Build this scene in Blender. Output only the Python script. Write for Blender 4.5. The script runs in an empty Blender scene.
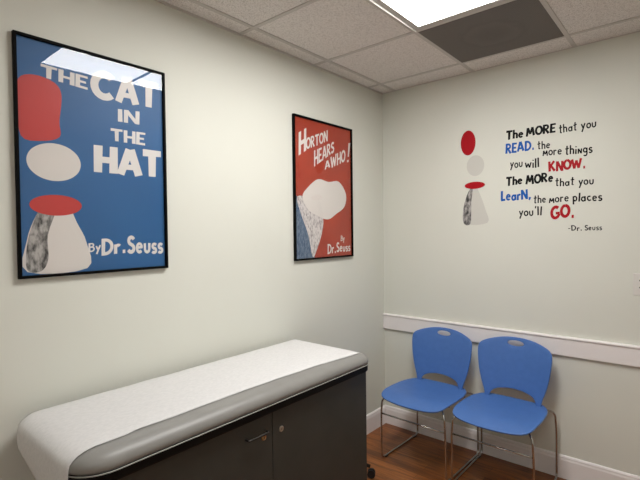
import bpy, bmesh, math, random
from mathutils import Vector, Matrix
from mathutils.geometry import delaunay_2d_cdt

S = bpy.context.scene
COL = S.collection
PI = math.pi

# ------------------------------------------------------------------ camera
CAM_YAW, CAM_PITCH, CAM_ROLL = 0.70386, 0.02028, -0.01201
cam_data = bpy.data.cameras.new('camera')
cam = bpy.data.objects.new('camera', cam_data)
COL.objects.link(cam)
fw = Vector((-math.sin(CAM_YAW)*math.cos(CAM_PITCH), math.cos(CAM_YAW)*math.cos(CAM_PITCH), -math.sin(CAM_PITCH)))
r0 = Vector((math.cos(CAM_YAW), math.sin(CAM_YAW), 0))
u0 = r0.cross(fw)
r1 = r0*math.cos(CAM_ROLL) + u0*math.sin(CAM_ROLL)
u1 = -r0*math.sin(CAM_ROLL) + u0*math.cos(CAM_ROLL)
rot = Matrix((r1, u1, -fw)).transposed().to_4x4()
cam.matrix_world = Matrix.Translation((1.8976, -3.0112, 1.524)) @ rot
cam_data.sensor_width = 36
cam_data.lens = 446.944*36/640
cam_data.clip_start = 0.02
S.camera = cam

# ------------------------------------------------------------------ world, exposure
S.view_settings.view_transform = 'Standard'
S.view_settings.look = 'None'
S.view_settings.exposure = 0.0
S.view_settings.gamma = 1
S.view_settings.use_curve_mapping = False
w = bpy.data.worlds.new('world'); S.world = w; w.use_nodes = True
w.node_tree.nodes['Background'].inputs[0].default_value = (.5, .5, .5, 1)
w.node_tree.nodes['Background'].inputs[1].default_value = 0.0
LAMP = 20.5           # radiance of the ceiling light lenses
LAMP_COLOUR = (1.0, .983, .962, 1)

CEIL = 2.59
GX, GY, T = .724, -.2063, .6096          # grid corner (second bar from the left wall), grid bar by the back wall, tile

# ------------------------------------------------------------------ materials
def new_mat(name):
    m = bpy.data.materials.new(name); m.use_nodes = True
    nt = m.node_tree
    return m, nt, nt.nodes['Principled BSDF']
def plain(name, col, rough=.5, metal=0, spec=.5, coat=0):
    m, nt, b = new_mat(name)
    b.inputs['Base Color'].default_value = (*col, 1)
    b.inputs['Roughness'].default_value = rough
    b.inputs['Metallic'].default_value = metal
    b.inputs['Specular IOR Level'].default_value = spec
    b.inputs['Coat Weight'].default_value = coat
    return m
def node(nt, t, **kw):
    n = nt.nodes.new(t)
    for k, v in kw.items(): setattr(n, k, v)
    return n
def noisy(name, c1, c2, scale, rough=.6, bump=0, bscale=None, spec=.5, detail=4, dist=.002, stretch=(1,1,1), lo=.3, hi=.7, metal=0):
    m, nt, b = new_mat(name)
    tc = node(nt, 'ShaderNodeTexCoord'); mp = node(nt, 'ShaderNodeMapping')
    mp.inputs['Scale'].default_value = stretch
    nt.links.new(tc.outputs['Object'], mp.inputs[0])
    n = node(nt, 'ShaderNodeTexNoise'); n.inputs['Scale'].default_value = scale; n.inputs['Detail'].default_value = detail
    nt.links.new(mp.outputs[0], n.inputs['Vector'])
    r = node(nt, 'ShaderNodeValToRGB')
    r.color_ramp.elements[0].color = (*c1, 1); r.color_ramp.elements[0].position = lo
    r.color_ramp.elements[1].color = (*c2, 1); r.color_ramp.elements[1].position = hi
    nt.links.new(n.outputs[0], r.inputs[0]); nt.links.new(r.outputs[0], b.inputs['Base Color'])
    b.inputs['Roughness'].default_value = rough; b.inputs['Specular IOR Level'].default_value = spec
    b.inputs['Metallic'].default_value = metal
    if bump:
        n2 = node(nt, 'ShaderNodeTexNoise'); n2.inputs['Scale'].default_value = bscale or scale; n2.inputs['Detail'].default_value = 6
        nt.links.new(mp.outputs[0], n2.inputs['Vector'])
        bp = node(nt, 'ShaderNodeBump'); bp.inputs['Strength'].default_value = bump; bp.inputs['Distance'].default_value = dist
        nt.links.new(n2.outputs[0], bp.inputs['Height']); nt.links.new(bp.outputs[0], b.inputs['Normal'])
    return m

M = {}
M['wall'] = noisy('wall_paint', (.71,.715,.645), (.725,.73,.66), 3, rough=.62, bump=.12, bscale=220, spec=.3, dist=.001)
M['trim'] = plain('trim_paint', (.87,.83,.82), .35)
M['metal_white'] = plain('enamel', (.50,.475,.445), .45)
M['black_frame'] = plain('black_frame', (.002,.002,.002), .6, spec=.08)
M['cushion'] = noisy('grey_vinyl', (.25,.245,.23), (.265,.26,.245), 14, rough=.42, bump=.25, bscale=500, dist=.0006, spec=.5)
M['cabinet'] = noisy('dark_laminate', (.036,.037,.031), (.042,.042,.036), 8, rough=.5, bump=.05, bscale=400, dist=.0005)
M['black_trim'] = plain('black_trim', (.003,.003,.003), .5, spec=.15)
M['piping'] = plain('piping', (.35,.35,.33), .35)
M['brass'] = plain('aged_brass', (.42,.27,.13), .35, 1)
M['nickel'] = plain('nickel', (.55,.50,.42), .35, 1)
M['dark_metal'] = plain('dark_metal', (.07,.065,.06), .5, 1)
M['chrome'] = plain('chrome', (.50,.49,.48), .16, 1)
M['seat_blue'] = noisy('blue_plastic', (.064,.165,.46), (.072,.180,.49), 30, rough=.42, bump=.15, bscale=900, dist=.0004)
M['glide'] = plain('glide', (.03,.03,.03), .5)
M['outlet'] = plain('outlet_plastic', (.72,.70,.66), .3)
M['slot'] = plain('slot_dark', (.03,.03,.03), .6)
M['rubber'] = plain('black_rubber', (.012,.012,.012), .5)
M['ink_k'] = plain('vinyl_black', (.004,.004,.004), .6, spec=.15)
M['ink_b'] = plain('vinyl_blue', (.006,.10,.42), .5, spec=.2)
M['ink_r'] = plain('vinyl_red', (.40,.003,.010), .5, spec=.2)
M['ink_w'] = plain('ink_white', (.74,.71,.68), .5)
M['paper_white'] = plain('ink_cream', (.70,.66,.62), .6)
M['ink_red'] = plain('ink_red', (.52,.035,.03), .5)
M['ink_grey'] = noisy('ink_grey', (.03,.03,.03), (.45,.43,.41), 60, rough=.6, stretch=(1,1,.5), lo=.35, hi=.65)
M['print_blue'] = noisy('print_blue', (.010,.098,.27), (.014,.112,.30), 3, rough=.5)
M['print_red'] = noisy('print_red', (.34,.028,.008), (.42,.042,.013), 7, rough=.5)
M['hill_blue'] = noisy('hill_blue', (.02,.06,.14), (.16,.22,.30), 45, rough=.6, stretch=(1,2.5,1))
M['hill_mix'] = noisy('hill_pale', (.16,.13,.14), (.66,.62,.60), 55, rough=.6, stretch=(1,2,1), lo=.25, hi=.55)

# crepe paper
M['paper'] = noisy('exam_paper', (.64,.635,.63), (.71,.70,.695), 120, rough=.9, bump=.35, bscale=260, dist=.001, spec=.2, stretch=(1,.5,1))

# mineral fibre ceiling tile
def tile_mat():
    m, nt, b = new_mat('ceiling_tile')
    tc = node(nt, 'ShaderNodeTexCoord')
    v = node(nt, 'ShaderNodeTexVoronoi'); v.inputs['Scale'].default_value = 150; v.inputs['Randomness'].default_value = 1
    n = node(nt, 'ShaderNodeTexNoise'); n.inputs['Scale'].default_value = 210; n.inputs['Detail'].default_value = 4
    nt.links.new(tc.outputs['Object'], v.inputs['Vector']); nt.links.new(tc.outputs['Object'], n.inputs['Vector'])
    r = node(nt, 'ShaderNodeValToRGB')
    r.color_ramp.elements[0].position = .33; r.color_ramp.elements[0].color = (.55,.51,.475,1)
    r.color_ramp.elements[1].position = .52; r.color_ramp.elements[1].color = (.86,.82,.785,1)
    nt.links.new(n.outputs[0], r.inputs[0]); nt.links.new(r.outputs[0], b.inputs['Base Color'])
    bp = node(nt, 'ShaderNodeBump'); bp.inputs['Strength'].default_value = .6; bp.inputs['Distance'].default_value = .003
    nt.links.new(n.outputs[0], bp.inputs['Height']); nt.links.new(bp.outputs[0], b.inputs['Normal'])
    b.inputs['Roughness'].default_value = .95; b.inputs['Specular IOR Level'].default_value = .1
    return m
M['tile'] = tile_mat()

def grille_mat():
    m, nt, b = new_mat('perforated_grille')
    tc = node(nt, 'ShaderNodeTexCoord')
    mp = node(nt, 'ShaderNodeMapping'); mp.inputs['Scale'].default_value = (160,160,160)
    nt.links.new(tc.outputs['Object'], mp.inputs[0])
    v = node(nt, 'ShaderNodeTexVoronoi'); v.inputs['Randomness'].default_value = 0; v.inputs['Scale'].default_value = 1
    nt.links.new(mp.outputs[0], v.inputs['Vector'])
    r = node(nt, 'ShaderNodeValToRGB')
    r.color_ramp.elements[0].position = .30; r.color_ramp.elements[0].color = (.02,.017,.015,1)
    r.color_ramp.elements[1].position = .42; r.color_ramp.elements[1].color = (.155,.133,.118,1)
    nt.links.new(v.outputs['Distance'], r.inputs[0])
    # dust drawn into a soft disc by the air stream
    sub = node(nt, 'ShaderNodeVectorMath', operation='LENGTH')
    nt.links.new(tc.outputs['Object'], sub.inputs[0])
    n = node(nt, 'ShaderNodeTexNoise'); n.inputs['Scale'].default_value = 12; n.inputs['Detail'].default_value = 5
    nt.links.new(tc.outputs['Object'], n.inputs['Vector'])
    ad = node(nt, 'ShaderNodeMath', operation='MULTIPLY_ADD'); ad.inputs[1].default_value = .10
    nt.links.new(n.outputs[0], ad.inputs[0]); nt.links.new(sub.outputs['Value'], ad.inputs[2])
    r2 = node(nt, 'ShaderNodeValToRGB')
    e = r2.color_ramp.elements
    e[0].position = .10; e[0].color = (.84,.83,.82,1)
    e[1].position = .24; e[1].color = (.95,.95,.95,1)
    e2 = e.new(.18); e2.color = (1,1,1,1)
    e3 = e.new(.205); e3.color = (.86,.855,.85,1)
    nt.links.new(ad.outputs[0], r2.inputs[0])
    mx = node(nt, 'ShaderNodeMix', data_type='RGBA', blend_type='MULTIPLY'); mx.inputs[0].default_value = 1
    nt.links.new(r.outputs[0], mx.inputs[6]); nt.links.new(r2.outputs[0], mx.inputs[7])
    nt.links.new(mx.outputs[2], b.inputs['Base Color'])
    b.inputs['Roughness'].default_value = .6
    return m
M['grille'] = grille_mat()

def floor_mat():
    m, nt, b = new_mat('wood_floor')
    tc = node(nt, 'ShaderNodeTexCoord')
    br = node(nt, 'ShaderNodeTexBrick')
    br.offset = .37; br.squash = 1
    br.inputs['Scale'].default_value = 1
    br.inputs['Brick Width'].default_value = .9; br.inputs['Row Height'].default_value = .075
    br.inputs['Mortar Size'].default_value = .0009; br.inputs['Mortar Smooth'].default_value = .2
    br.inputs['Color1'].default_value = (.20,.062,.012,1); br.inputs['Color2'].default_value = (.36,.125,.028,1)
    br.inputs['Mortar'].default_value = (.05,.016,.006,1); br.inputs['Bias'].default_value = 0
    nt.links.new(tc.outputs['Object'], br.inputs['Vector'])
    mp = node(nt, 'ShaderNodeMapping'); mp.inputs['Scale'].default_value = (2.2, 26, 1)
    nt.links.new(tc.outputs['Object'], mp.inputs[0])
    n = node(nt, 'ShaderNodeTexNoise'); n.inputs['Scale'].default_value = 2; n.inputs['Detail'].default_value = 8; n.inputs['Distortion'].default_value = .8
    nt.links.new(mp.outputs[0], n.inputs['Vector'])
    r = node(nt, 'ShaderNodeValToRGB')
    r.color_ramp.elements[0].position = .3; r.color_ramp.elements[0].color = (.45,.42,.38,1)
    r.color_ramp.elements[1].position = .7; r.color_ramp.elements[1].color = (1.25,1.2,1.15,1)
    nt.links.new(n.outputs[0], r.inputs[0])
    mx = node(nt, 'ShaderNodeMix', data_type='RGBA', blend_type='MULTIPLY'); mx.inputs[0].default_value = 1
    nt.links.new(br.outputs[0], mx.inputs[6]); nt.links.new(r.outputs[0], mx.inputs[7])
    nt.links.new(mx.outputs[2], b.inputs['Base Color'])
    b.inputs['Roughness'].default_value = .34; b.inputs['Specular IOR Level'].default_value = .5
    return m
M['floor'] = floor_mat()

def emit_mat(k=1):
    m = bpy.data.materials.new('light_lens'); m.use_nodes = True
    nt = m.node_tree; nt.nodes.clear()
    e = node(nt, 'ShaderNodeEmission'); o = node(nt, 'ShaderNodeOutputMaterial')
    e.inputs[0].default_value = LAMP_COLOUR; e.inputs[1].default_value = LAMP*k
    nt.links.new(e.outputs[0], o.inputs[0]); return m
M['lens'] = emit_mat(); M['lens_fill'] = emit_mat(.45)      # dimmer lens for the added fill panel behind the camera

def glazing_mat():
    m = bpy.data.materials.new('acrylic_glazing'); m.use_nodes = True
    nt = m.node_tree; nt.nodes.clear()
    t = node(nt, 'ShaderNodeBsdfTransparent'); g = node(nt, 'ShaderNodeBsdfGlossy'); mx = node(nt, 'ShaderNodeMixShader')
    # Schlick reflectance, the same from both sides of the thin sheet
    ge = node(nt, 'ShaderNodeNewGeometry'); dt = node(nt, 'ShaderNodeVectorMath', operation='DOT_PRODUCT')
    nt.links.new(ge.outputs['Normal'], dt.inputs[0]); nt.links.new(ge.outputs['Incoming'], dt.inputs[1])
    ab = node(nt, 'ShaderNodeMath', operation='ABSOLUTE'); nt.links.new(dt.outputs['Value'], ab.inputs[0])
    om = node(nt, 'ShaderNodeMath', operation='SUBTRACT'); om.inputs[0].default_value = 1; nt.links.new(ab.outputs[0], om.inputs[1])
    pw5 = node(nt, 'ShaderNodeMath', operation='POWER'); pw5.inputs[1].default_value = 5; nt.links.new(om.outputs[0], pw5.inputs[0])
    f = node(nt, 'ShaderNodeMath', operation='MULTIPLY_ADD'); f.inputs[1].default_value = .955; f.inputs[2].default_value = .045
    nt.links.new(pw5.outputs[0], f.inputs[0]); o = node(nt, 'ShaderNodeOutputMaterial')
    g.inputs['Roughness'].default_value = .012
    nt.links.new(f.outputs[0], mx.inputs[0]); nt.links.new(t.outputs[0], mx.inputs[1]); nt.links.new(g.outputs[0], mx.inputs[2])
    nt.links.new(mx.outputs[0], o.inputs[0]); return m
M['glazing'] = glazing_mat()

# ------------------------------------------------------------------ helpers
def obj(name, bm, mat, parent=None, smooth=False, bevel=0, loc=None):
    me = bpy.data.meshes.new(name)
    bmesh.ops.recalc_face_normals(bm, faces=bm.faces)
    bm.to_mesh(me); bm.free()
    if isinstance(mat, (list, tuple)):
        for x in mat: me.materials.append(x)
    else: me.materials.append(mat)
    if smooth:
        for p in me.polygons: p.use_smooth = True
    o = bpy.data.objects.new(name, me); COL.objects.link(o)
    if parent: o.parent = parent
    if loc: o.location = loc
    if bevel:
        b = o.modifiers.new('bevel', 'BEVEL'); b.width = bevel; b.segments = 3; b.limit_method = 'ANGLE'; b.angle_limit = .6
    return o
def tag(o, label=None, cat=None, group=None, kind=None):
    if label: o['label'] = label
    if cat: o['category'] = cat
    if group: o['group'] = group
    if kind: o['kind'] = kind
    return o
def thing(name, loc, label, cat, group=None, rz=0):
    o = bpy.data.objects.new(name, None); COL.objects.link(o); o.location = loc; o.rotation_euler.z = rz
    o.empty_display_size = .05
    return tag(o, label, cat, group)
def struct(name, bm, mat, parent=None, **k):
    o = obj(name, bm, mat, parent, **k)
    if not parent: o['kind'] = 'structure'
    return o
def box(bm, a, b):
    vs = [bm.verts.new((x, y, z)) for z in (a[2], b[2]) for y in (a[1], b[1]) for x in (a[0], b[0])]
    for f in ((0,2,3,1),(4,5,7,6),(0,1,5,4),(2,6,7,3),(0,4,6,2),(1,3,7,5)): bm.faces.new([vs[i] for i in f])
    return bm
def bx(a, b): return box(bmesh.new(), a, b)
def tube(bm, pts, r, n=12, cap=True):
    pts = [Vector(p) for p in pts]; rings = []
    prev = None
    for i, p in enumerate(pts):
        d = (pts[min(i+1, len(pts)-1)] - pts[max(i-1, 0)]).normalized()
        if prev is None: a = d.orthogonal().normalized()
        else: a = (prev - d*prev.dot(d)).normalized()
        prev = a; b = d.cross(a)
        rings.append([bm.verts.new(p + (a*math.cos(2*PI*k/n) + b*math.sin(2*PI*k/n))*r) for k in range(n)])
    for s, e in zip(rings, rings[1:]):
        for k in range(n): bm.faces.new((s[k], s[(k+1)%n], e[(k+1)%n], e[k]))
    if cap: bm.faces.new(rings[0][::-1]); bm.faces.new(rings[-1])
    return bm
def lathe(bm, prof, axis='Z', centre=(0,0,0), n=24):
    c = Vector(centre); rings = []
    for r, h in prof:
        ring = []
        for k in range(n):
            a = 2*PI*k/n; u, v = r*math.cos(a), r*math.sin(a)
            p = {'Z': (u, v, h), 'X': (h, u, v), 'Y': (u, h, v)}[axis]
            ring.append(bm.verts.new(c + Vector(p)))
        rings.append(ring)
    for s, e in zip(rings, rings[1:]):
        for k in range(n): bm.faces.new((s[k], s[(k+1)%n], e[(k+1)%n], e[k]))
    bm.faces.new(rings[0]); bm.faces.new(rings[-1]); return bm
def fillet(pts, rad, n=6):
    pts = [Vector(p) for p in pts]; out = [pts[0]]
    for i in range(1, len(pts)-1):
        p, q, r = pts[i-1], pts[i], pts[i+1]
        a, b = (p-q), (r-q); rr = min(rad, a.length*.48, b.length*.48)
        s, e = q + a.normalized()*rr, q + b.normalized()*rr
        for k in range(n+1):
            t = k/n; out.append(s*(1-t)**2 + q*2*t*(1-t) + e*t*t)
    out.append(pts[-1]); return out
def profile_run(prof, p0, p1, up=(0,0,1), out=(0,-1,0)):
    """a moulding: 2-D profile (out, up) swept straight from p0 to p1"""
    bm = bmesh.new(); up, out = Vector(up), Vector(out)
    A = [bm.verts.new(Vector(p0) + out*a + up*b) for a, b in prof]; B = [bm.verts.new(Vector(p1) + out*a + up*b) for a, b in prof]
    n = len(prof)
    for k in range(n): bm.faces.new((A[k], A[(k+1)%n], B[(k+1)%n], B[k]))
    bm.faces.new(A[::-1]); bm.faces.new(B); return bm

# ------------------------------------------------------------------ room shell
RX, RY = 3.2, -4.6
struct('floor', bx((-.1, RY-.1, -.05), (RX+.1, .1, 0)), M['floor'])
struct('wall_left', bx((-.1, RY-.1, 0), (0, 0, 2.75)), M['wall'])
struct('wall_back', bx((-.1, 0, 0), (RX+.1, .1, 2.75)), M['wall'])
struct('wall_right', bx((RX, RY, 0), (RX+.1, 0, 2.75)), M['wall'])
struct('wall_front', bx((-.1, RY-.1, 0), (RX+.1, RY, 2.75)), M['wall'])

# ceiling: lay-in tiles between the bars, open where the fixtures sit
xs = [0, GX-T] + [GX+T*i for i in range(0, 5)]
xs = [x for x in xs if x < RX] + [RX]
ys = [0, GY] + [GY-T*i for i in range(1, 9)]
ys = [y for y in ys if y > RY] + [RY]
LIGHTS = [(GX, GY-3*T), (GX+2*T, GY-7*T)]      # lower-left corners of the two-tile light openings
def is_open(x, y):
    if abs(x-GX) < .01 and GY-T-.01 < y-T+T and abs(y-GY) < .01: return True
    for lx, ly in LIGHTS:
        if abs(x-lx) < .01 and ly < y-.1 and y <= ly+2*T+.01: return True
    return False
bm = bmesh.new()
for x0, x1 in zip(xs, xs[1:]):
    for y0, y1 in zip(ys, ys[1:]):
        if is_open(x0, y0): continue
        box(bm, (x0, y1, CEIL+.003), (x1, y0, CEIL+.018))
ceiling = struct('ceiling', bm, M['tile'])
bm = bmesh.new(); hw = .0115
for x in xs[1:-1]:
    box(bm, (x-hw, RY, CEIL-.001), (x+hw, 0, CEIL+.0035))
for y in ys[1:-1]:
    box(bm, (0, y-hw, CEIL-.0008), (RX, y+hw, CEIL+.0033))
for a, b in (((0,RY,CEIL-.006),(.008,0,CEIL+.0034)), ((0,-.004,CEIL-.0006),(RX,0,CEIL+.0034)), ((RX-.014,RY,CEIL-.0006),(RX,0,CEIL+.0034)), ((0,RY,CEIL-.0006),(RX,RY+.014,CEIL+.0034))):
    box(bm, a, b)
M['grid'] = plain('grid_bar', (.58,.545,.51), .5)
obj('grid_bars', bm, M['grid'], ceiling)
struct('ceiling_slab', bx((-.1, RY-.1, 2.75), (RX+.1, .1, 2.8)), M['wall'])
bpy.data.objects['ceiling_slab'].name = 'ceiling_upper'

# mouldings
base_prof = [(0,0),(.014,0),(.014,.112),(.011,.122),(.011,.130),(.006,.138),(.0,.1396)]
struct('baseboard_back', profile_run(base_prof, (0,0,0), (RX,0,0), out=(0,-1,0)), M['trim'])
struct('baseboard_left', profile_run(base_prof, (0,RY,0), (0,-.0142,0), out=(1,0,0)), M['trim'])
struct('baseboard_right', profile_run(base_prof, (RX,RY,0), (RX,-.0142,0), out=(-1,0,0)), M['trim'])
rail_prof = [(0,.753),(.018,.753),(.018,.853),(.024,.856),(.024,.864),(.020,.869),(0,.869)]
struct('trim_1', profile_run(rail_prof, (0,0,0), (RX,0,0), out=(0,-1,0)), M['trim'], bevel=.0015)

# ------------------------------------------------------------------ ceiling fixtures
def ceiling_light(x0, y0, label, lens='lens'):
    t = thing('ceiling_light', (x0+T/2, y0+T, CEIL), label, 'light', 'ceiling light panels')
    W, L = T/2-.012, T-.012; w2, l2 = T/2-.046, T-.048
    def ring(W, L, w, l, z0, z1):
        bm = bmesh.new()
        for a, b in (((-W,-L,z0),(-w,L,z1)), ((w,-L,z0),(W,L,z1)), ((-w,-L,z0),(w,-l,z1)), ((-w,l,z0),(w,L,z1))): box(bm, a, b)
        return bm
    obj('housing', ring(W, L, W-.006, L-.006, .004, .09), M['metal_white'], t)
    f = obj('frame', ring(W, L, w2, l2, -.002, .006), M['metal_white'], t, bevel=.0015)
    obj('bright_edge', bx((-W-.0005, -L, -.010), (-W+.003, L, -.0015)), M['outlet'], f)
    obj('lens', bx((-w2-.002, -l2-.002, .002), (w2+.002, l2+.002, .005)), M[lens], t)
    return t
ceiling_light(GX, GY-3*T, 'glowing white ceiling light panel beside the brown vent panel')

ceiling_light(GX+2*T, GY-7*T, 'added fill light panel, unseen behind the camera, brightening the back wall', 'lens_fill')  # unseen panel added as fill to lift the back wall's brightness

t = thing('ceiling_vent', (GX+T/2, GY-T/2, CEIL), 'square brown perforated ceiling vent panel with a dusty round patch', 'vent')
h = T/2-.012
obj('perforated_plate', bx((-h,-h,-.002), (h,h,.004)), M['grille'], t)
bm = bmesh.new()
for a, b in (((-h,-h,.004),(-h+.004,h,.05)), ((h-.004,-h,.004),(h,h,.05)), ((-h,-h,.004),(h,-h+.004,.05)), ((-h,h-.004,.004),(h,h,.05))): box(bm, a, b)
obj('housing', bm, M['dark_metal'], t)

# ------------------------------------------------------------------ hand-drawn lettering
def arc(cx, cy, rx, ry, a0, a1, n=10):
    return [(cx+rx*math.cos(math.radians(a0+(a1-a0)*i/n)), cy+ry*math.sin(math.radians(a0+(a1-a0)*i/n))) for i in range(n+1)]
def OO(w, h, y=0): return arc(w/2, y+h/2, w/2, h/2, 90, 450, 18)
G = {   # glyph: (advance width, [(points, start width, end width)]) on a unit cap height; caps first
 'T': (.68, [([(.34,0),(.34,.93)],1,1.15), ([(0,.92),(.68,.92)],1.1,.9)]),
 'H': (.66, [([(.08,0),(.08,1)],1,1.1), ([(.58,0),(.58,1)],1.1,1), ([(.08,.48),(.58,.48)],.9,.9)]),
 'E': (.54, [([(.08,0),(.08,1)],1.1,1), ([(.0,.92),(.54,.92)],.9,.8), ([(.08,.5),(.46,.5)],.8,.8), ([(.0,.08),(.54,.08)],.9,.9)]),
 'C': (.74, [(arc(.42,.5,.35,.42,48,312,16),1.1,1.1)]),
 'A': (.76, [([(.06,0),(.36,.98)],1,1.1), ([(.70,0),(.40,.98)],1.1,1.1), ([(.18,.3),(.58,.3)],.8,.8)]),
 'I': (.16, [([(.08,0),(.08,1)],1.1,1)]),
 'N': (.68, [([(.08,0),(.08,1)],1,1), ([(.1,.96),(.58,.04)],1,1), ([(.60,0),(.60,1)],1,1)]),
 'B': (.60, [([(.08,0),(.08,1)],1,1), ([(0,.92),(.3,.92)]+arc(.3,.73,.18,.19,90,-90,8)+[(.08,.54)],.8,.9), ([(.08,.54),(.3,.54)]+arc(.3,.3,.24,.23,90,-90,8)+[(.0,.07)],.8,.9)]),
 'D': (.70, [([(.10,0),(.10,1)],1,1.1), ([(0,.92),(.25,.92)]+arc(.25,.5,.38,.42,90,-90,12)+[(0,.08)],.9,1)]),
 'S': (.56, [(arc(.30,.72,.20,.20,25,250,10)+arc(.27,.28,.22,.21,70,-155,10),1,1.05)]),
 'O': (.72, [([(x+.05,y) for x,y in OO(.62,.84,.08)],1,1.05)]),
 'R': (.64, [([(.08,0),(.08,1)],1.1,1), ([(0,.92),(.3,.92)]+arc(.3,.71,.2,.21,90,-90,8)+[(.08,.5)],.9,.9), ([(.22,.5),(.58,.0)],.9,1.1)]),
 'W': (.96, [([(.04,1),(.24,.05)],1.1,1), ([(.24,.05),(.46,.85)],.9,.9), ([(.46,.85),(.66,.05)],1,1), ([(.66,.05),(.92,1)],.9,1)]),
 'M': (.86, [([(.04,0),(.18,.95)],1,1.1), ([(.18,.95),(.42,.22)],1,1), ([(.42,.22),(.66,.95)],.9,1), ([(.66,.95),(.80,0)],1.1,1.1)]),
 'K': (.66, [([(.08,0),(.08,1)],1.1,1), ([(.58,.98),(.12,.45)],1,.9), ([(.22,.56),(.60,0)],.9,1.1)]),
 'G': (.76, [(arc(.40,.5,.32,.42,50,345,16),1.1,1), ([(.42,.44),(.74,.44)],.9,.9)]),
 'L': (.50, [([(.10,1),(.10,.06)],1.1,1.1), ([(.02,.07),(.50,.10)],1,.9)]),
 '!': (.26, [([(.19,1),(.09,.30)],1.3,.7), ([(.05,.02),(.06,.14)],1.1,1.1)]),
 '.': (.24, [([(.05,.08),(.22,.08)],1.1,1.1)]),
 ',': (.24, [([(.16,.16),(.07,-.14)],1.2,.6)]),
 "'": (.24, [([(.10,1.05),(.06,.78)],1,.6)]),
 '-': (.40, [([(.04,.42),(.34,.42)],.8,.8)]),
 'h': (.50, [([(.08,0),(.06,1)],1,.9), ([(.08,.36)]+arc(.25,.38,.17,.20,150,0,8)+[(.42,0)],.8,1)]),
 'e': (.52, [([(.08,.32),(.43,.36)]+arc(.26,.31,.19,.25,25,320,12),.75,.9)]),
 't': (.44, [([(.22,1),(.20,.10),(.36,.03)],1,.8), ([(.02,.66),(.42,.70)],.8,.8)]),
 'a': (.54, [(arc(.25,.28,.18,.23,60,420,14),.85,.9), ([(.44,.60),(.44,.02)],.9,1)]),
 'y': (.50, [([(.06,.58),(.24,.12)],.9,.9), ([(.46,.62),(.10,-.32)],.9,1)]),
 'o': (.50, [([(x+.05,y) for x,y in OO(.40,.50,.04)],.85,.95)]),
 'u': (.52, [([(.07,.58),(.08,.25)]+arc(.25,.24,.17,.19,180,350,8)+[(.43,.60)],.85,.9)]),
 'r': (.40, [([(.08,0),(.08,.60)],1,.9), ([(.09,.34)]+arc(.24,.36,.14,.19,160,40,6),.8,.9)]),
 'i': (.20, [([(.10,0),(.10,.55)],1,.9), ([(.09,.76),(.11,.86)],1,1)]),
 'n': (.50, [([(.08,0),(.08,.55)],.9,.9), ([(.10,.52),(.38,.05)],.9,.9), ([(.40,0),(.42,.55)],.9,.9)]),
 'g': (.52, [(arc(.25,.34,.18,.22,40,400,14),.85,.85), ([(.44,.58),(.43,-.05)]+arc(.24,-.12,.18,.16,0,-150,8),.9,.8)]),
 's': (.42, [(arc(.23,.42,.15,.14,30,250,8)+arc(.20,.16,.16,.14,70,-150,8),.85,.9)]),
 'w': (.70, [([(.04,.60),(.18,.05)],.9,.9), ([(.18,.05),(.34,.50)],.8,.8), ([(.34,.50),(.50,.05)],.8,.9), ([(.50,.05),(.66,.62)],.9,.9)]),
 'l': (.20, [([(.09,0),(.11,1.0)],1.05,1)]),
 'p': (.52, [([(.08,-.34),(.08,.60)],1,.9), (arc(.26,.31,.18,.25,150,-150,12),.85,.9)]),
 'c': (.46, [(arc(.26,.29,.19,.24,50,320,12),.85,.9)]),
 'm': (.60, [([(.05,0),(.12,.60)],1,1), ([(.12,.60),(.30,.18)],.9,.9), ([(.30,.18),(.48,.60)],.9,.9), ([(.48,.60),(.56,0)],1,1)]),
}
def glyph_polys(text, heavy, jitter, rng):
    """strokes of a whole word: list of convex polygons in (u, v), u normalised to 0..1, v in cap heights"""
    gap = .09
    polys = []; x = 0
    for ch in text:
        adv, strokes = G[ch]
        dy = rng.uniform(-.035, .035)*jitter; ang = rng.uniform(-.05, .05)*jitter
        for pts, w0, w1 in strokes:
            P = []
            for a, b in pts:
                a2 = a*math.cos(ang) - b*math.sin(ang); b2 = b*math.cos(ang) + a*math.sin(ang)
                P.append((x+a2, b2+dy))
            P = [p for i, p in enumerate(P) if not i or math.dist(p, P[i-1]) > 1e-4]
            n = len(P); W = [(.16*heavy)*(w0+(w1-w0)*i/(n-1)) for i in range(n)]
            # offset polyline into a ribbon with mitred joints
            L, R = [], []
            for i in range(n):
                d1 = Vector((P[i][0]-P[i-1][0], P[i][1]-P[i-1][1])).normalized() if i else None
                d2 = Vector((P[i+1][0]-P[i][0], P[i+1][1]-P[i][1])).normalized() if i < n-1 else None
                d = (d1 or d2) if not (d1 and d2) else (d1+d2).normalized()
                m = 1 if not (d1 and d2) else 1/max(.5, d.dot(d2))
                nx, ny = -d[1]*W[i]/2*m, d[0]*W[i]/2*m
                L.append((P[i][0]+nx, P[i][1]+ny)); R.append((P[i][0]-nx, P[i][1]-ny))
            for i in range(n-1): polys.append((L[i], L[i+1], R[i+1], R[i]))
        x += adv + gap
    tot = x - gap
    return polys, tot
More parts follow.
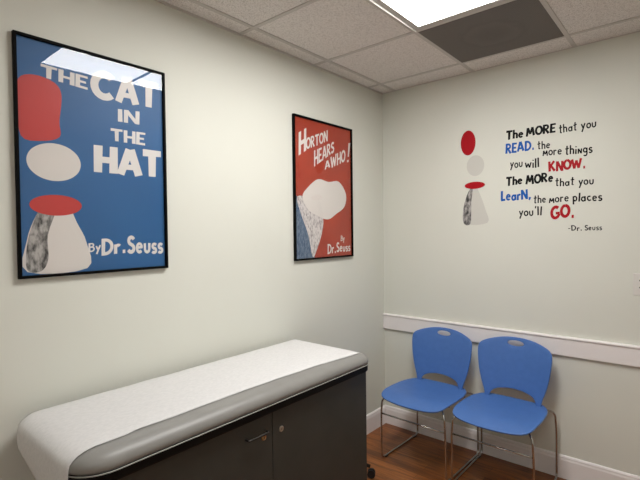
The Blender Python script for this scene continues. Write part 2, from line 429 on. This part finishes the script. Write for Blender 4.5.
def word(text, ink, heavy, quad, parent, place, rng, jitter=1):
    """place(u, z, out) -> local 3-D point; quad = four corners on the surface (baseline left, right, top right, left)"""
    
    wid = math.dist(quad[0], quad[1]); hgt = (math.dist(quad[0], quad[3]) + math.dist(quad[1], quad[2]))/2
    polys, tot = glyph_polys(text, heavy, jitter, rng)
    bm = bmesh.new()
    q = [Vector(p) for p in quad]
    sq = (wid/tot)/hgt                      # keep strokes from thinning when a word is squeezed
    def at(u, v):
        u /= tot; b = q[0].lerp(q[1], u); t = q[3].lerp(q[2], u); return b + (t-b)*v
    for k, pl in enumerate(polys):
        P = [at(*p) for p in pl]
        th = .0006 + .00002*(k % 5)
        lo = [bm.verts.new(place(p[0], p[1], 0)) for p in P]; hi = [bm.verts.new(place(p[0], p[1], th)) for p in P]
        try:
            bm.faces.new(hi); bm.faces.new(lo[::-1])
            for i in range(4): bm.faces.new((lo[i], lo[(i+1)%4], hi[(i+1)%4], hi[i]))
        except ValueError: pass
    return obj('word', bm, M['ink_'+ink], parent)
def patch(name, pts, mat, parent, place, t0, t1, smooth_n=4):
    """a flat printed or cut patch with a softly curved outline through the given surface points"""
    n = len(pts); out = []
    for i in range(n):
        p0, p1, p2, p3 = (Vector(pts[(i+k-1) % n]) for k in range(4))
        for k in range(smooth_n):
            t = k/smooth_n
            out.append(.5*((2*p1) + (p2-p0)*t + (2*p0-5*p1+4*p2-p3)*t*t + (3*p1-p0-3*p2+p3)*t**3))
    bm = bmesh.new()
    lo = [bm.verts.new(place(p[0], p[1], t0)) for p in out]; hi = [bm.verts.new(place(p[0], p[1], t1)) for p in out]
    m = len(out)
    bm.faces.new(hi); bm.faces.new(lo[::-1])
    for i in range(m): bm.faces.new((lo[i], lo[(i+1)%m], hi[(i+1)%m], hi[i]))
    return obj(name, bm, mat, parent)

QUOTE = [
    ('The', 'k', 1.45, [(0.9372, 2.1003), (1.0436, 2.1056), (1.0438, 2.1593), (0.9374, 2.1585)]),
    ('MORE', 'k', 1.45, [(1.0627, 2.1016), (1.2288, 2.1091), (1.2289, 2.1635), (1.0629, 2.1569)]),
    ('that', 'k', 1.05, [(1.248, 2.0953), (1.344, 2.101), (1.344, 2.151), (1.248, 2.1465)]),
    ('you', 'k', 1.05, [(1.3647, 2.1019), (1.4431, 2.1041), (1.4431, 2.1557), (1.3647, 2.1545)]),
    ('READ.', 'b', 1.4, [(0.9356, 2.0111), (1.1068, 2.0167), (1.1069, 2.0759), (0.9359, 2.0746)]),
    ('the', 'k', 1.05, [(1.1271, 2.0129), (1.1993, 2.0148), (1.1993, 2.0636), (1.1272, 2.0625)]),
    ('more', 'k', 1, [(1.1569, 1.9722), (1.2642, 1.9692), (1.2642, 2.0209), (1.157, 2.0252)]),
    ('things', 'k', 1.1, [(1.2804, 1.9625), (1.4232, 1.9611), (1.4232, 2.0131), (1.2804, 2.0163)]),
    ('you', 'k', 1.05, [(0.9617, 1.9177), (1.0401, 1.9149), (1.0403, 1.9688), (0.9619, 1.9725)]),
    ('will', 'k', 1.05, [(1.0533, 1.9073), (1.1378, 1.9032), (1.1379, 1.962), (1.0535, 1.9641)]),
    ('KNOW.', 'r', 1.5, [(1.1923, 1.8701), (1.3867, 1.874), (1.3867, 1.9323), (1.1924, 1.9313)]),
    ('The', 'k', 1.45, [(0.9362, 1.8008), (1.038, 1.8098), (1.0382, 1.8637), (0.9364, 1.8592)]),
    ('MORe', 'k', 1.45, [(1.059, 1.8037), (1.2146, 1.8107), (1.2147, 1.8656), (1.0592, 1.8638)]),
    ('that', 'k', 1.05, [(1.2267, 1.7775), (1.3297, 1.7789), (1.3297, 1.8263), (1.2268, 1.8262)]),
    ('you', 'k', 1.05, [(1.3517, 1.7772), (1.4308, 1.777), (1.4307, 1.8262), (1.3517, 1.8274)]),
    ('LearN,', 'b', 1.4, [(0.904, 1.7049), (1.0873, 1.7104), (1.0874, 1.772), (0.9043, 1.7691)]),
    ('the', 'k', 1.05, [(1.1031, 1.682), (1.1763, 1.6833), (1.1763, 1.7314), (1.1032, 1.7309)]),
    ('more', 'k', 1, [(1.1921, 1.6794), (1.3016, 1.6818), (1.3016, 1.7332), (1.1921, 1.7285)]),
    ('places', 'k', 1.1, [(1.3212, 1.6802), (1.4719, 1.6776), (1.4719, 1.728), (1.3213, 1.7325)]),
    ("you'll", 'k', 1.05, [(1.0162, 1.6031), (1.1511, 1.6039), (1.1512, 1.6598), (1.0164, 1.6575)]),
    ('GO.', 'r', 1.4, [(1.2003, 1.5754), (1.328, 1.59), (1.3281, 1.6673), (1.2004, 1.6551)]),
    ('-Dr.', 'k', 1.05, [(1.2961, 1.5063), (1.3698, 1.5074), (1.3698, 1.5398), (1.2961, 1.5393)]),
    ('Seuss', 'k', 1.05, [(1.3827, 1.5073), (1.4706, 1.5099), (1.4705, 1.5415), (1.3827, 1.5396)]),
]
BLUE_TITLE = [
    ('THE', 'w', 1.25, [(-2.3966, 2.1175), (-2.2271, 2.1062), (-2.2259, 2.1586), (-2.3956, 2.1644)]),
    ('CAT', 'w', 1.5, [(-2.21, 2.0822), (-1.9235, 2.0918), (-1.9211, 2.2033), (-2.2076, 2.1919)]),
    ('IN', 'w', 1.15, [(-2.1036, 2.0007), (-2.0113, 2.004), (-2.0101, 2.0613), (-2.1025, 2.0539)]),
    ('THE', 'w', 1.25, [(-2.1373, 1.9153), (-1.9851, 1.9149), (-1.9839, 1.9706), (-2.1362, 1.9657)]),
    ('HAT', 'w', 1.6, [(-2.2035, 1.7763), (-1.9101, 1.7792), (-1.9077, 1.8939), (-2.2012, 1.8868)]),
    ('By', 'w', 1.1, [(-2.2374, 1.4487), (-2.1896, 1.4532), (-2.1888, 1.4904), (-2.2366, 1.4851)]),
    ('Dr.', 'w', 1.3, [(-2.186, 1.4331), (-2.0842, 1.4415), (-2.0828, 1.5062), (-2.1845, 1.5014)]),
    ('Seuss', 'w', 1.3, [(-2.0763, 1.4376), (-1.9083, 1.4323), (-1.9068, 1.5038), (-2.0747, 1.5134)]),
]
RED_TITLE = [
    ('H', 'w', 1.3, [(-0.9778, 1.9913), (-0.9126, 2.0305), (-0.9099, 2.1717), (-0.9751, 2.1331)]),
    ('ORTON', 'w', 1.1, [(-0.9106, 2.0364), (-0.6956, 2.1201), (-0.6942, 2.1931), (-0.9092, 2.1086)]),
    ('HEARS', 'w', 1.1, [(-0.8348, 1.9362), (-0.6272, 2.0585), (-0.6259, 2.1295), (-0.8329, 2.0388)]),
    ('A', 'w', 1.1, [(-0.7272, 1.9293), (-0.6743, 1.9511), (-0.6734, 2.0046), (-0.7263, 1.9821)]),
    ('WHO', 'w', 1.1, [(-0.6639, 1.9388), (-0.5035, 2.0101), (-0.502, 2.0938), (-0.6624, 2.0192)]),
    ('!', 'w', 0.8, [(-0.4803, 2.0036), (-0.4447, 2.0139), (-0.4423, 2.1482), (-0.4779, 2.1369)]),
    ('By', 'w', 0.9, [(-0.5639, 1.4527), (-0.5204, 1.4545), (-0.5197, 1.4928), (-0.5632, 1.4907)]),
    ('Dr.', 'w', 1.1, [(-0.7093, 1.3697), (-0.6199, 1.3751), (-0.6188, 1.4398), (-0.7081, 1.4364)]),
    ('Seuss', 'w', 1.1, [(-0.6122, 1.3768), (-0.456, 1.3805), (-0.455, 1.4373), (-0.6109, 1.445)]),
]

# wall lettering on the back wall
ql = thing('wall_lettering', (1.19, 0, 1.83), 'hand-drawn rhyming quote in black, blue and red wall lettering above the chairs', 'wall decal')
place_b = lambda u, z, o: (u-1.19, -.0001-o, z-1.83)
rng = random.Random(4)
for text, ink, heavy, quad in QUOTE:
    wd = word(text, ink, heavy, quad, ql, place_b, rng)
    if ink != 'k': wd['label'] = {'b': 'blue', 'r': 'red'}[ink] + ' word'

# slim decal left of the lettering: plain generic stand-in shapes
dc = thing('wall_decal', (.72, 0, 1.88), 'slim red, cream and dark grey wall decal left of the lettering', 'wall decal')
pw = lambda u, z, o: (u-.72, -.0001-o, z-1.88)
def ell(cx, cz, rx, rz, n=12, rot=0):
    return [(cx + rx*math.cos(2*PI*k/n)*math.cos(rot) - rz*math.sin(2*PI*k/n)*math.sin(rot), cz + rx*math.cos(2*PI*k/n)*math.sin(rot) + rz*math.sin(2*PI*k/n)*math.cos(rot)) for k in range(n)]
M['decal_cream'] = plain('decal_cream', (.60,.59,.54), .55)
patch('red_shape', ell(.685, 2.115, .052, .085), M['ink_r'], dc, pw, 0, .0005)
patch('cream_shape', ell(.735, 1.955, .060, .070), M['decal_cream'], dc, pw, 0, .0005)
patch('grey_shape', [(.655,1.565),(.655,1.68),(.69,1.78),(.735,1.81),(.765,1.76),(.80,1.66),(.815,1.565)], M['decal_cream'], dc, pw, 0, .0005)
patch('dark_shape', [(.652,1.565),(.650,1.67),(.685,1.78),(.715,1.80),(.705,1.70),(.700,1.565)], M['ink_grey'], dc, pw, .0006, .0009)
patch('red_shape', ell(.730, 1.822, .070, .024), M['ink_r'], dc, pw, .001, .0014)

# ------------------------------------------------------------------ framed posters on the left wall
def poster(y0, y1, z0, z1, label, print_mat, seed, warp):
    cy, cz = (y0+y1)/2, (z0+z1)/2
    t = thing('framed_poster', (0, cy, cz), label, 'poster')
    W, H = (y1-y0)/2, (z1-z0)/2
    bm = bmesh.new(); fw_ = .011
    for a, b in (((.002,-W,-H),(.020,-W+fw_,H)), ((.002,W-fw_,-H),(.020,W,H)), ((.002,-W+fw_,-H),(.020,W-fw_,-H+fw_)), ((.002,-W+fw_,H-fw_),(.020,W-fw_,H))): box(bm, a, b)
    obj('frame', bm, M['black_frame'], t, bevel=.0015)
    pr = obj('print', bx((.004,-W+.008,-H+.008), (.008, W-.008, H-.008)), print_mat, t)
    # thin acrylic sheet, slightly bowed as such sheets are
    bm = bmesh.new(); n, m = 36, 48; vs = []
    w_, h_ = W-.009, H-.009
    for j in range(m+1):
        row = []
        for i in range(n+1):
            u, v = i/n, j/m
            y, z = -w_ + 2*w_*u, -h_ + 2*h_*v
            row.append(bm.verts.new((.0135 + warp(u, v), y, z)))
        vs.append(row)
    for j in range(m):
        for i in range(n): bm.faces.new((vs[j][i], vs[j][i+1], vs[j+1][i+1], vs[j+1][i]))
    obj('glazing', bm, M['glazing'], t, smooth=True)
    place = lambda u, z, o: (.0081+o, u-cy, z-cz)
    return t, pr, place
def warp_blue(u, v):
    return .0008*math.sin(PI*u)*math.sin(PI*v) + .0020*(.45+.5*u)*max(0, (v-.65)/.35)**2
def warp_red(u, v): return .0010*math.sin(PI*u)*math.sin(PI*v)

tb, pb, place = poster(-2.4856, -1.8876, 1.3612, 2.2591, 'large blue framed poster with white block lettering, above the exam table', M['print_blue'], 1, warp_blue)
rng = random.Random(7)
patch('red_shape', [(-2.465,1.885),(-2.472,2.00),(-2.470,2.09),(-2.42,2.118),(-2.35,2.105),(-2.325,2.06),(-2.335,1.96),(-2.335,1.90),(-2.40,1.875)], M['ink_red'], pb, place, 0, .0004)
patch('cream_shape', ell(-2.355, 1.800, .095, .072), M['paper_white'], pb, place, 0, .0004)
patch('cream_shape', [(-2.455,1.385),(-2.455,1.50),(-2.42,1.60),(-2.37,1.67),(-2.32,1.66),(-2.28,1.57),(-2.245,1.49),(-2.243,1.385)], M['paper_white'], pb, place, 0, .0004)
patch('dark_shape', [(-2.457,1.395),(-2.452,1.50),(-2.42,1.60),(-2.375,1.67),(-2.355,1.62),(-2.385,1.52),(-2.385,1.43),(-2.41,1.385)], M['ink_grey'], pb, place, .0005, .0007)
patch('red_shape', ell(-2.352, 1.635, .092, .040), M['ink_red'], pb, place, .0008, .0011)
for text, ink, heavy, quad in BLUE_TITLE:
    word(text, ink, heavy, quad, pb, place, rng, .25)

tr_, pr_, place = poster(-1.0296, -.4306, 1.3414, 2.2407, 'red framed poster with white slanted lettering, near the room corner', M['print_red'], 2, warp_red)
patch('blue_shape', [(-1.018,1.355),(-1.020,1.55),(-1.018,1.74),(-.97,1.70),(-.90,1.58),(-.86,1.45),(-.84,1.355),(-.93,1.353)], M['hill_blue'], pr_, place, 0, .0003)
patch('grey_shape', [(-.86,1.36),(-.90,1.50),(-.96,1.62),(-1.0,1.73),(-.93,1.74),(-.80,1.69),(-.75,1.60),(-.77,1.50),(-.82,1.40)], M['hill_mix'], pr_, place, .0004, .0006)
patch('cream_shape', [(-.95,1.74),(-.90,1.80),(-.80,1.86),(-.69,1.85),(-.58,1.86),(-.50,1.78),(-.52,1.69),(-.61,1.64),(-.70,1.60),(-.80,1.62),(-.90,1.66)], M['paper_white'], pr_, place, .0007, .001)
for text, ink, heavy, quad in RED_TITLE:
    word(text, ink, heavy, quad, pr_, place, rng, .6)

# ------------------------------------------------------------------ wall plates
ot = thing('wall_outlet', (1.655, 0, 1.208), 'white double socket wall plate right of the wall lettering', 'outlet')
bm = bx((-.037,-.006,-.061), (.037,0,.061)); obj('cover_plate', bm, M['outlet'], ot, bevel=.003)
for s in (-1, 1):
    rc = obj('socket', lathe(bmesh.new(), [(.0165,-.0075),(.0165,-.003)], 'Y', (0,0,s*.0195)), M['outlet'], ot)
    bm = bmesh.new()
    for dx, hh in ((-.0065,.0042), (.0065,.0035)): box(bm, (dx-.0014,-.0079,s*.0195+.003-hh), (dx+.0014,-.0075,s*.0195+.003+hh))
    lathe(bm, [(.0028,-.0079),(.0028,-.0075)], 'Y', (0,0,s*.0195-.008), 10)
    obj('slots', bm, M['slot'], rc)
obj('screw', lathe(bmesh.new(), [(.003,-.0072),(.0032,-.0058)], 'Y', (0,0,0), 12), M['nickel'], ot)
sw = thing('light_switch', (0, -2.578, 1.30), 'white wall switch plate at the left edge of the photo, below the blue poster', 'switch')
obj('cover_plate', bx((0,-.035,-.058), (.006,.035,.058)), M['outlet'], sw, bevel=.003)
obj('toggle', bx((.0055,-.005,-.011), (.014,.005,.004)), M['outlet'], sw, bevel=.001)

# ------------------------------------------------------------------ examination table
TX0, TX1, TY0, TY1 = .012, .578, -2.520, -1.045     # cushion footprint
TCX, TCY = (TX0+TX1)/2, (TY0+TY1)/2
et = thing('exam_table', (TCX, TCY, 0), 'dark grey exam table with padded vinyl top and two cabinet doors along the left wall', 'exam table')
HX, HY = (TX1-TX0)/2, (TY1-TY0)/2
def rrect(ins, r, n=8, near_r=None):
    a, b = HX-ins, HY-ins; out = []
    for (cx, cy, s, rr) in ((1,1,0,.05), (-1,1,90,.06), (-1,-1,180,.10), (1,-1,270,.12)):
        rr = max(rr-ins, .012)
        for k in range(n+1):
            ang = math.radians(s+90*k/n); out.append((cx*(a-rr)+rr*math.cos(ang), cy*(b-rr)+rr*math.sin(ang)))
    return out
def rings_mesh(levels):
    bm = bmesh.new(); rs = [[bm.verts.new((x, y, z)) for x, y in rrect(i, .1)] for i, z in levels]
    n = len(rs[0])
    for s, e in zip(rs, rs[1:]):
        for k in range(n): bm.faces.new((s[k], s[(k+1)%n], e[(k+1)%n], e[k]))
    bm.faces.new(rs[0][::-1]); bm.faces.new(rs[-1]); return bm
CUSH = [(.010,.820),(.003,.824),(0,.832),(0,.840),(.003,.850),(.010,.860),(.022,.869),(.040,.876),(.070,.881),(.110,.883)]
obj('cushion', rings_mesh(CUSH), M['cushion'], et, smooth=True)
obj('base_board', rings_mesh([(.010,.785),(.004,.787),(.002,.792),(.002,.812),(.004,.8185),(.012,.8195)]), M['black_trim'], et)
pp = [(x, y, .8195) for x, y in rrect(.0005, .1, 8)]
pp.append(pp[0])
obj('piping', tube(bmesh.new(), pp, .0022, 8, cap=False), M['piping'], bpy.data.objects['cushion'], smooth=True)
CX1, CY0, CY1 = .552-TCX, -2.42-TCY, -1.060-TCY
CX0 = .035-TCX
obj('body', bx((CX0, CY0, .09), (CX1-.019, CY1, .785)), M['cabinet'], et)
obj('plinth', bx((CX0+.02, CY0+.03, 0), (CX1-.07, CY1-.03, .09)), M['black_trim'], et)
SPLIT = -1.745-TCY
def door(y0, y1, name='door'):
    return obj(name, bx((CX1-.0188, y0+.0015, .095), (CX1, y1-.0015, .7835)), M['cabinet'], et, bevel=.001)
dl = door(CY0, SPLIT); dr = door(SPLIT, CY1)
def lock(y, z, parent, mat):
    o = obj('lock', lathe(bmesh.new(), [(.0125,0),(.0125,.003),(.010,.005),(.0085,.005),(.0080,.004),(.002,.004)], 'X', (CX1+.0002, y, z), 20), mat, parent, smooth=False)
    obj('keyhole', bx((CX1+.0040, y-.0012, z-.005), (CX1+.0052, y+.0012, z+.005)), M['slot'], o)
lock(-1.795-TCY, .689, dl, M['brass']); lock(-1.695-TCY, .690, dr, M['nickel'])
hp = fillet([(CX1-.001,-1.888-TCY,.712),(CX1+.022,-1.888-TCY,.712),(CX1+.022,-1.785-TCY,.712),(CX1-.001,-1.785-TCY,.712)], .006)
tag(obj('handle', tube(bmesh.new(), hp, .0042, 10), M['dark_metal'], dl, smooth=True), 'brushed metal bar handle')

# paper sheet laid over the cushion and hanging off the near end
def cush_edge_y(xl, near):
    rr = (.10 if xl < 0 else .12) if near else (.06 if xl < 0 else .05)
    d = abs(xl) - (HX-rr)
    off = rr - math.sqrt(max(rr*rr - max(d, 0)**2, 0))
    return (-HY + off) if near else (HY - off)
def cush_z(d):
    """height of the cushion top at a distance d in from its edge"""
    pts = [(0,.840)] + [(a, b) for a, b in CUSH[4:]]
    for (a0, b0), (a1, b1) in zip(pts, pts[1:]):
        if d <= a1: return b0 + (b1-b0)*(d-a0)/(a1-a0)
    return .883
ppx = thing('exam_paper', (TCX, TCY, 0), 'white crepe paper sheet covering the exam table top and hanging over its near end', 'paper sheet')
bm = bmesh.new(); NX = 28; cols = []
rng = random.Random(3)
for i in range(NX+1):
    u = i/NX; xl = (.056 + (.510-.056)*u) - TCX
    ye0, ye1 = cush_edge_y(xl, True), cush_edge_y(xl, False)
    dside = min(xl+HX, HX-xl)
    pts = []
    hem = .800 - .13*u**.9
    nz = 7
    for k in range(nz):                                   # hanging flap
        z = hem + (.835-hem)*k/nz
        pts.append((xl, ye0-.004-.004*math.sin(PI*(1-k/nz))*(.4+u), z))
    for d in (.0,.003,.010,.022,.040,.070,.110,.16):
        z = min(cush_z(d), cush_z(dside)) + .0022
        pts.append((xl, ye0+d-(.004 if d < .005 else .002 if d < .02 else 0), z if d else .840))
    a, b = ye0+.16, ye1-.115
    # slight sideways wander of the front edge of the sheet
    for k in range(1, 26):
        t = k/26; y = a+(b-a)*t
        wob = u*(.004*math.sin(9*t+.5) + .024*max(0, t-.8)*5*t + .0)
        xx = xl + wob - (.012*u*(1-t))
        ds = min(xx+HX, HX-xx)
        pts.append((xx, y, cush_z(ds) + .0022 + .0006*math.sin(y*31+xl*17)))
    for d in (.11,.085,.07,.055,.045):
        wob = u*(.004*math.sin(9.5) + .024)
        xx = xl + wob
        ds = min(xx+HX, HX-xx)
        pts.append((xx, ye1-d, min(cush_z(d), cush_z(ds)) + .0024))
    cols.append([bm.verts.new(p) for p in pts])
for A, B in zip(cols, cols[1:]):
    for k in range(len(A)-1): bm.faces.new((A[k], A[k+1], B[k+1], B[k]))
po = obj('sheet', bm, M['paper'], ppx, smooth=True)
sd = po.modifiers.new('thick', 'SOLIDIFY'); sd.thickness = .0008; sd.offset = 1

# ------------------------------------------------------------------ blue stacking chairs
def shell_from_outline(outline, hole, step, mapf, name, mat, parent, thick):
    pts = [Vector(p) for p in outline]; n = len(pts)
    edges = [(i, (i+1) % n) for i in range(n)]
    if hole:
        m = len(hole); base = len(pts); pts += [Vector(p) for p in hole]; edges += [(base+i, base+(i+1) % m) for i in range(m)]
    def inside(p, poly):
        c = False; j = len(poly)-1
        for i in range(len(poly)):
            xi, yi = poly[i]; xj, yj = poly[j]
            if (yi > p[1]) != (yj > p[1]) and p[0] < (xj-xi)*(p[1]-yi)/(yj-yi)+xi: c = not c
            j = i
        return c
    def near(p, poly, d):
        for i in range(len(poly)):
            a, b = Vector(poly[i-1]), Vector(poly[i]); ab = b-a; t = max(0, min(1, (Vector(p)-a).dot(ab)/max(ab.length_squared, 1e-12)))
            if (a+ab*t-Vector(p)).length < d: return True
        return False
    x0, x1 = min(p[0] for p in outline), max(p[0] for p in outline); y0, y1 = min(p[1] for p in outline), max(p[1] for p in outline)
    x = x0+step/2
    while x < x1:
        y = y0+step/2
        while y < y1:
            p = (x, y)
            if inside(p, outline) and not near(p, outline, step*.5) and not (hole and (inside(p, hole) or near(p, hole, step*.5))): pts.append(Vector(p))
            y += step
        x += step
    vs, es, fs, *_ = delaunay_2d_cdt(pts, edges, [], 0, 1e-5)
    bm = bmesh.new(); V = [bm.verts.new(mapf(v[0], v[1])) for v in vs]
    for f in fs:
        c = sum((vs[i] for i in f), Vector((0,0)))/len(f)
        if inside(c, outline) and not (hole and inside(c, hole)):
            try: bm.faces.new([V[i] for i in f])
            except ValueError: pass
    loose = [v for v in bm.verts if not v.link_faces]
    bmesh.ops.delete(bm, geom=loose, context='VERTS')
    o = obj(name, bm, mat, parent, smooth=True)
    s = o.modifiers.new('thick', 'SOLIDIFY'); s.thickness = thick; s.offset = 0
    b = o.modifiers.new('edge', 'BEVEL'); b.width = thick*.32; b.segments = 2; b.limit_method = 'ANGLE'; b.angle_limit = 1.0
    return o
def cr(pts, n=5, closed=True):
    out = []; m = len(pts)
    for i in range(m):
        p0, p1, p2, p3 = (Vector(pts[(i+k-1) % m]) for k in range(4))
        for k in range(n):
            t = k/n; q = .5*((2*p1) + (p2-p0)*t + (2*p0-5*p1+4*p2-p3)*t*t + (3*p1-p0-3*p2+p3)*t**3); out.append((q[0], q[1]))
    return out
def make_chair(label):
    t = thing('stacking_chair', (0,0,0), label, 'chair', 'blue stacking chairs against the back wall')
    # backrest
    half = [(0,.833),(.08,.828),(.15,.812),(.195,.794),(.214,.778),(.222,.752),(.221,.70),(.211,.62),(.193,.545),(.175,.49),(.166,.450),(.152,.434),(.141,.450),(.137,.470),(.118,.496),(.07,.514),(0,.521)]
    ring = half + [(-x, z) for x, z in half[-2:0:-1]]
    outline = cr(ring, 3)
    hole = [(.050*math.cos(2*PI*k/20)*(abs(math.cos(2*PI*k/20))**-.15 if abs(math.cos(2*PI*k/20)) > .01 else 1), .796+.0165*math.sin(2*PI*k/20)) for k in range(20)]
    def back(u, z):
        s = (z-.44)/.39
        y = -.132 + .075*s + .012*max(0, s-.75)                      # leans back towards the wall
        y -= .045*(u/.22)**2*(.55+.45*s) - .006
        return Vector((u, y, z))
    shell_from_outline(outline, hole, .022, back, 'backrest', M['seat_blue'], t, .009)
    # seat
    halfs = [(0,-.095),(.08,-.097),(.15,-.105),(.185,-.125),(.212,-.17),(.228,-.25),(.232,-.34),(.231,-.42),(.226,-.48),(.212,-.525),(.18,-.552),(.11,-.568),(0,-.574)]
    ring = halfs + [(-x, y) for x, y in halfs[-2:0:-1]]
    def seat(u, y):
        f = max(0, (-y-.43)/.15)
        z = .452 - .013*math.exp(-((y+.27)/.15)**2)*(1-(u/.24)**2) - .028*f*f
        z += .006*(abs(u)/.23)**3
        if y > -.16: z += .012*((y+.16)/.06)**2*0.5
        return Vector((u, y, z))
    shell_from_outline(cr(ring, 4), None, .025, seat, 'seat', M['seat_blue'], t, .010)
    # wire frame
    for s in (-1, 1):
        path = [(s*.150,-.150,.436),(s*.200,-.095,.432),(s*.226,-.055,.405),(s*.230,-.038,.30),(s*.230,-.032,.0075),(s*.230,-.500,.0075),(s*.228,-.506,.30),(s*.222,-.505,.405),(s*.190,-.47,.428),(s*.15,-.42,.430)]
        f = obj('side_frame', tube(bmesh.new(), fillet(path, .035, 6), .0062, 10), M['chrome'], t, smooth=True)
        for yy in (-.08, -.45):
            obj('glide', bx((s*.230-.008, yy-.015, 0), (s*.230+.008, yy+.015, .0075)), M['glide'], f)
    obj('crossbar', tube(bmesh.new(), [(-.228,-.505,.310),(.228,-.505,.310)], .0050, 10), M['chrome'], t, smooth=True)
    bm = bmesh.new()
    for yy in (-.18, -.40): tube(bm, fillet([(-.205,yy,.430),(-.15,yy,.424),(.15,yy,.424),(.205,yy,.430)], .03), .0055, 8)
    obj('seat_support', bm, M['chrome'], t, smooth=True)
    return t
def copy_tree(o, parent=None):
    c = o.copy(); COL.objects.link(c)
    if parent: c.parent = parent
    for ch in list(o.children): copy_tree(ch, c)
    return c
c1 = make_chair('blue plastic stacking chair on chrome legs, the one nearer the room corner')
c2 = copy_tree(c1)
c2['label'] = 'blue plastic stacking chair on chrome legs, the one farther from the corner, below the lettering'
c1.location = (.536, -.014, 0); c1.rotation_euler.z = math.radians(-1.8)
c2.location = (1.012, -.002, 0); c2.rotation_euler.z = math.radians(-.5)

# ------------------------------------------------------------------ rolling stool behind the table (one caster shows)
st = thing('rolling_stool', (.22, -.815, 0), 'low rolling stool behind the far end of the exam table, only a black caster showing', 'stool')
bm = bmesh.new()
lathe(bm, [(.10,.415),(.115,.42),(.125,.43),(.125,.455),(.115,.468),(.09,.472)], 'Z', (0,0,0), 32); obj('seat', bm, M['rubber'], st, smooth=True)
obj('column', lathe(bmesh.new(), [(.022,.09),(.022,.27),(.014,.272),(.014,.416)], 'Z', (0,0,0), 16), M['chrome'], st)
for k in range(5):
    a = math.radians(30 + 72*k); d = Vector((math.cos(a), math.sin(a), 0))
    obj('leg', tube(bmesh.new(), [d*.0+Vector((0,0,.10)), d*.08+Vector((0,0,.088)), d*.153+Vector((0,0,.066))], .011, 10), M['rubber'], st, smooth=True)
    bm = bmesh.new(); s = Vector((-d.y, d.x, 0))
    for sg in (-1, 1):
        c = d*.160 + s*sg*.011 + Vector((0,0,.024))
        tube(bm, [c - s*.008, c - s*.0075, c + s*.0075, c + s*.008], .024, 20)
    cs = obj('caster', bm, M['rubber'], st)
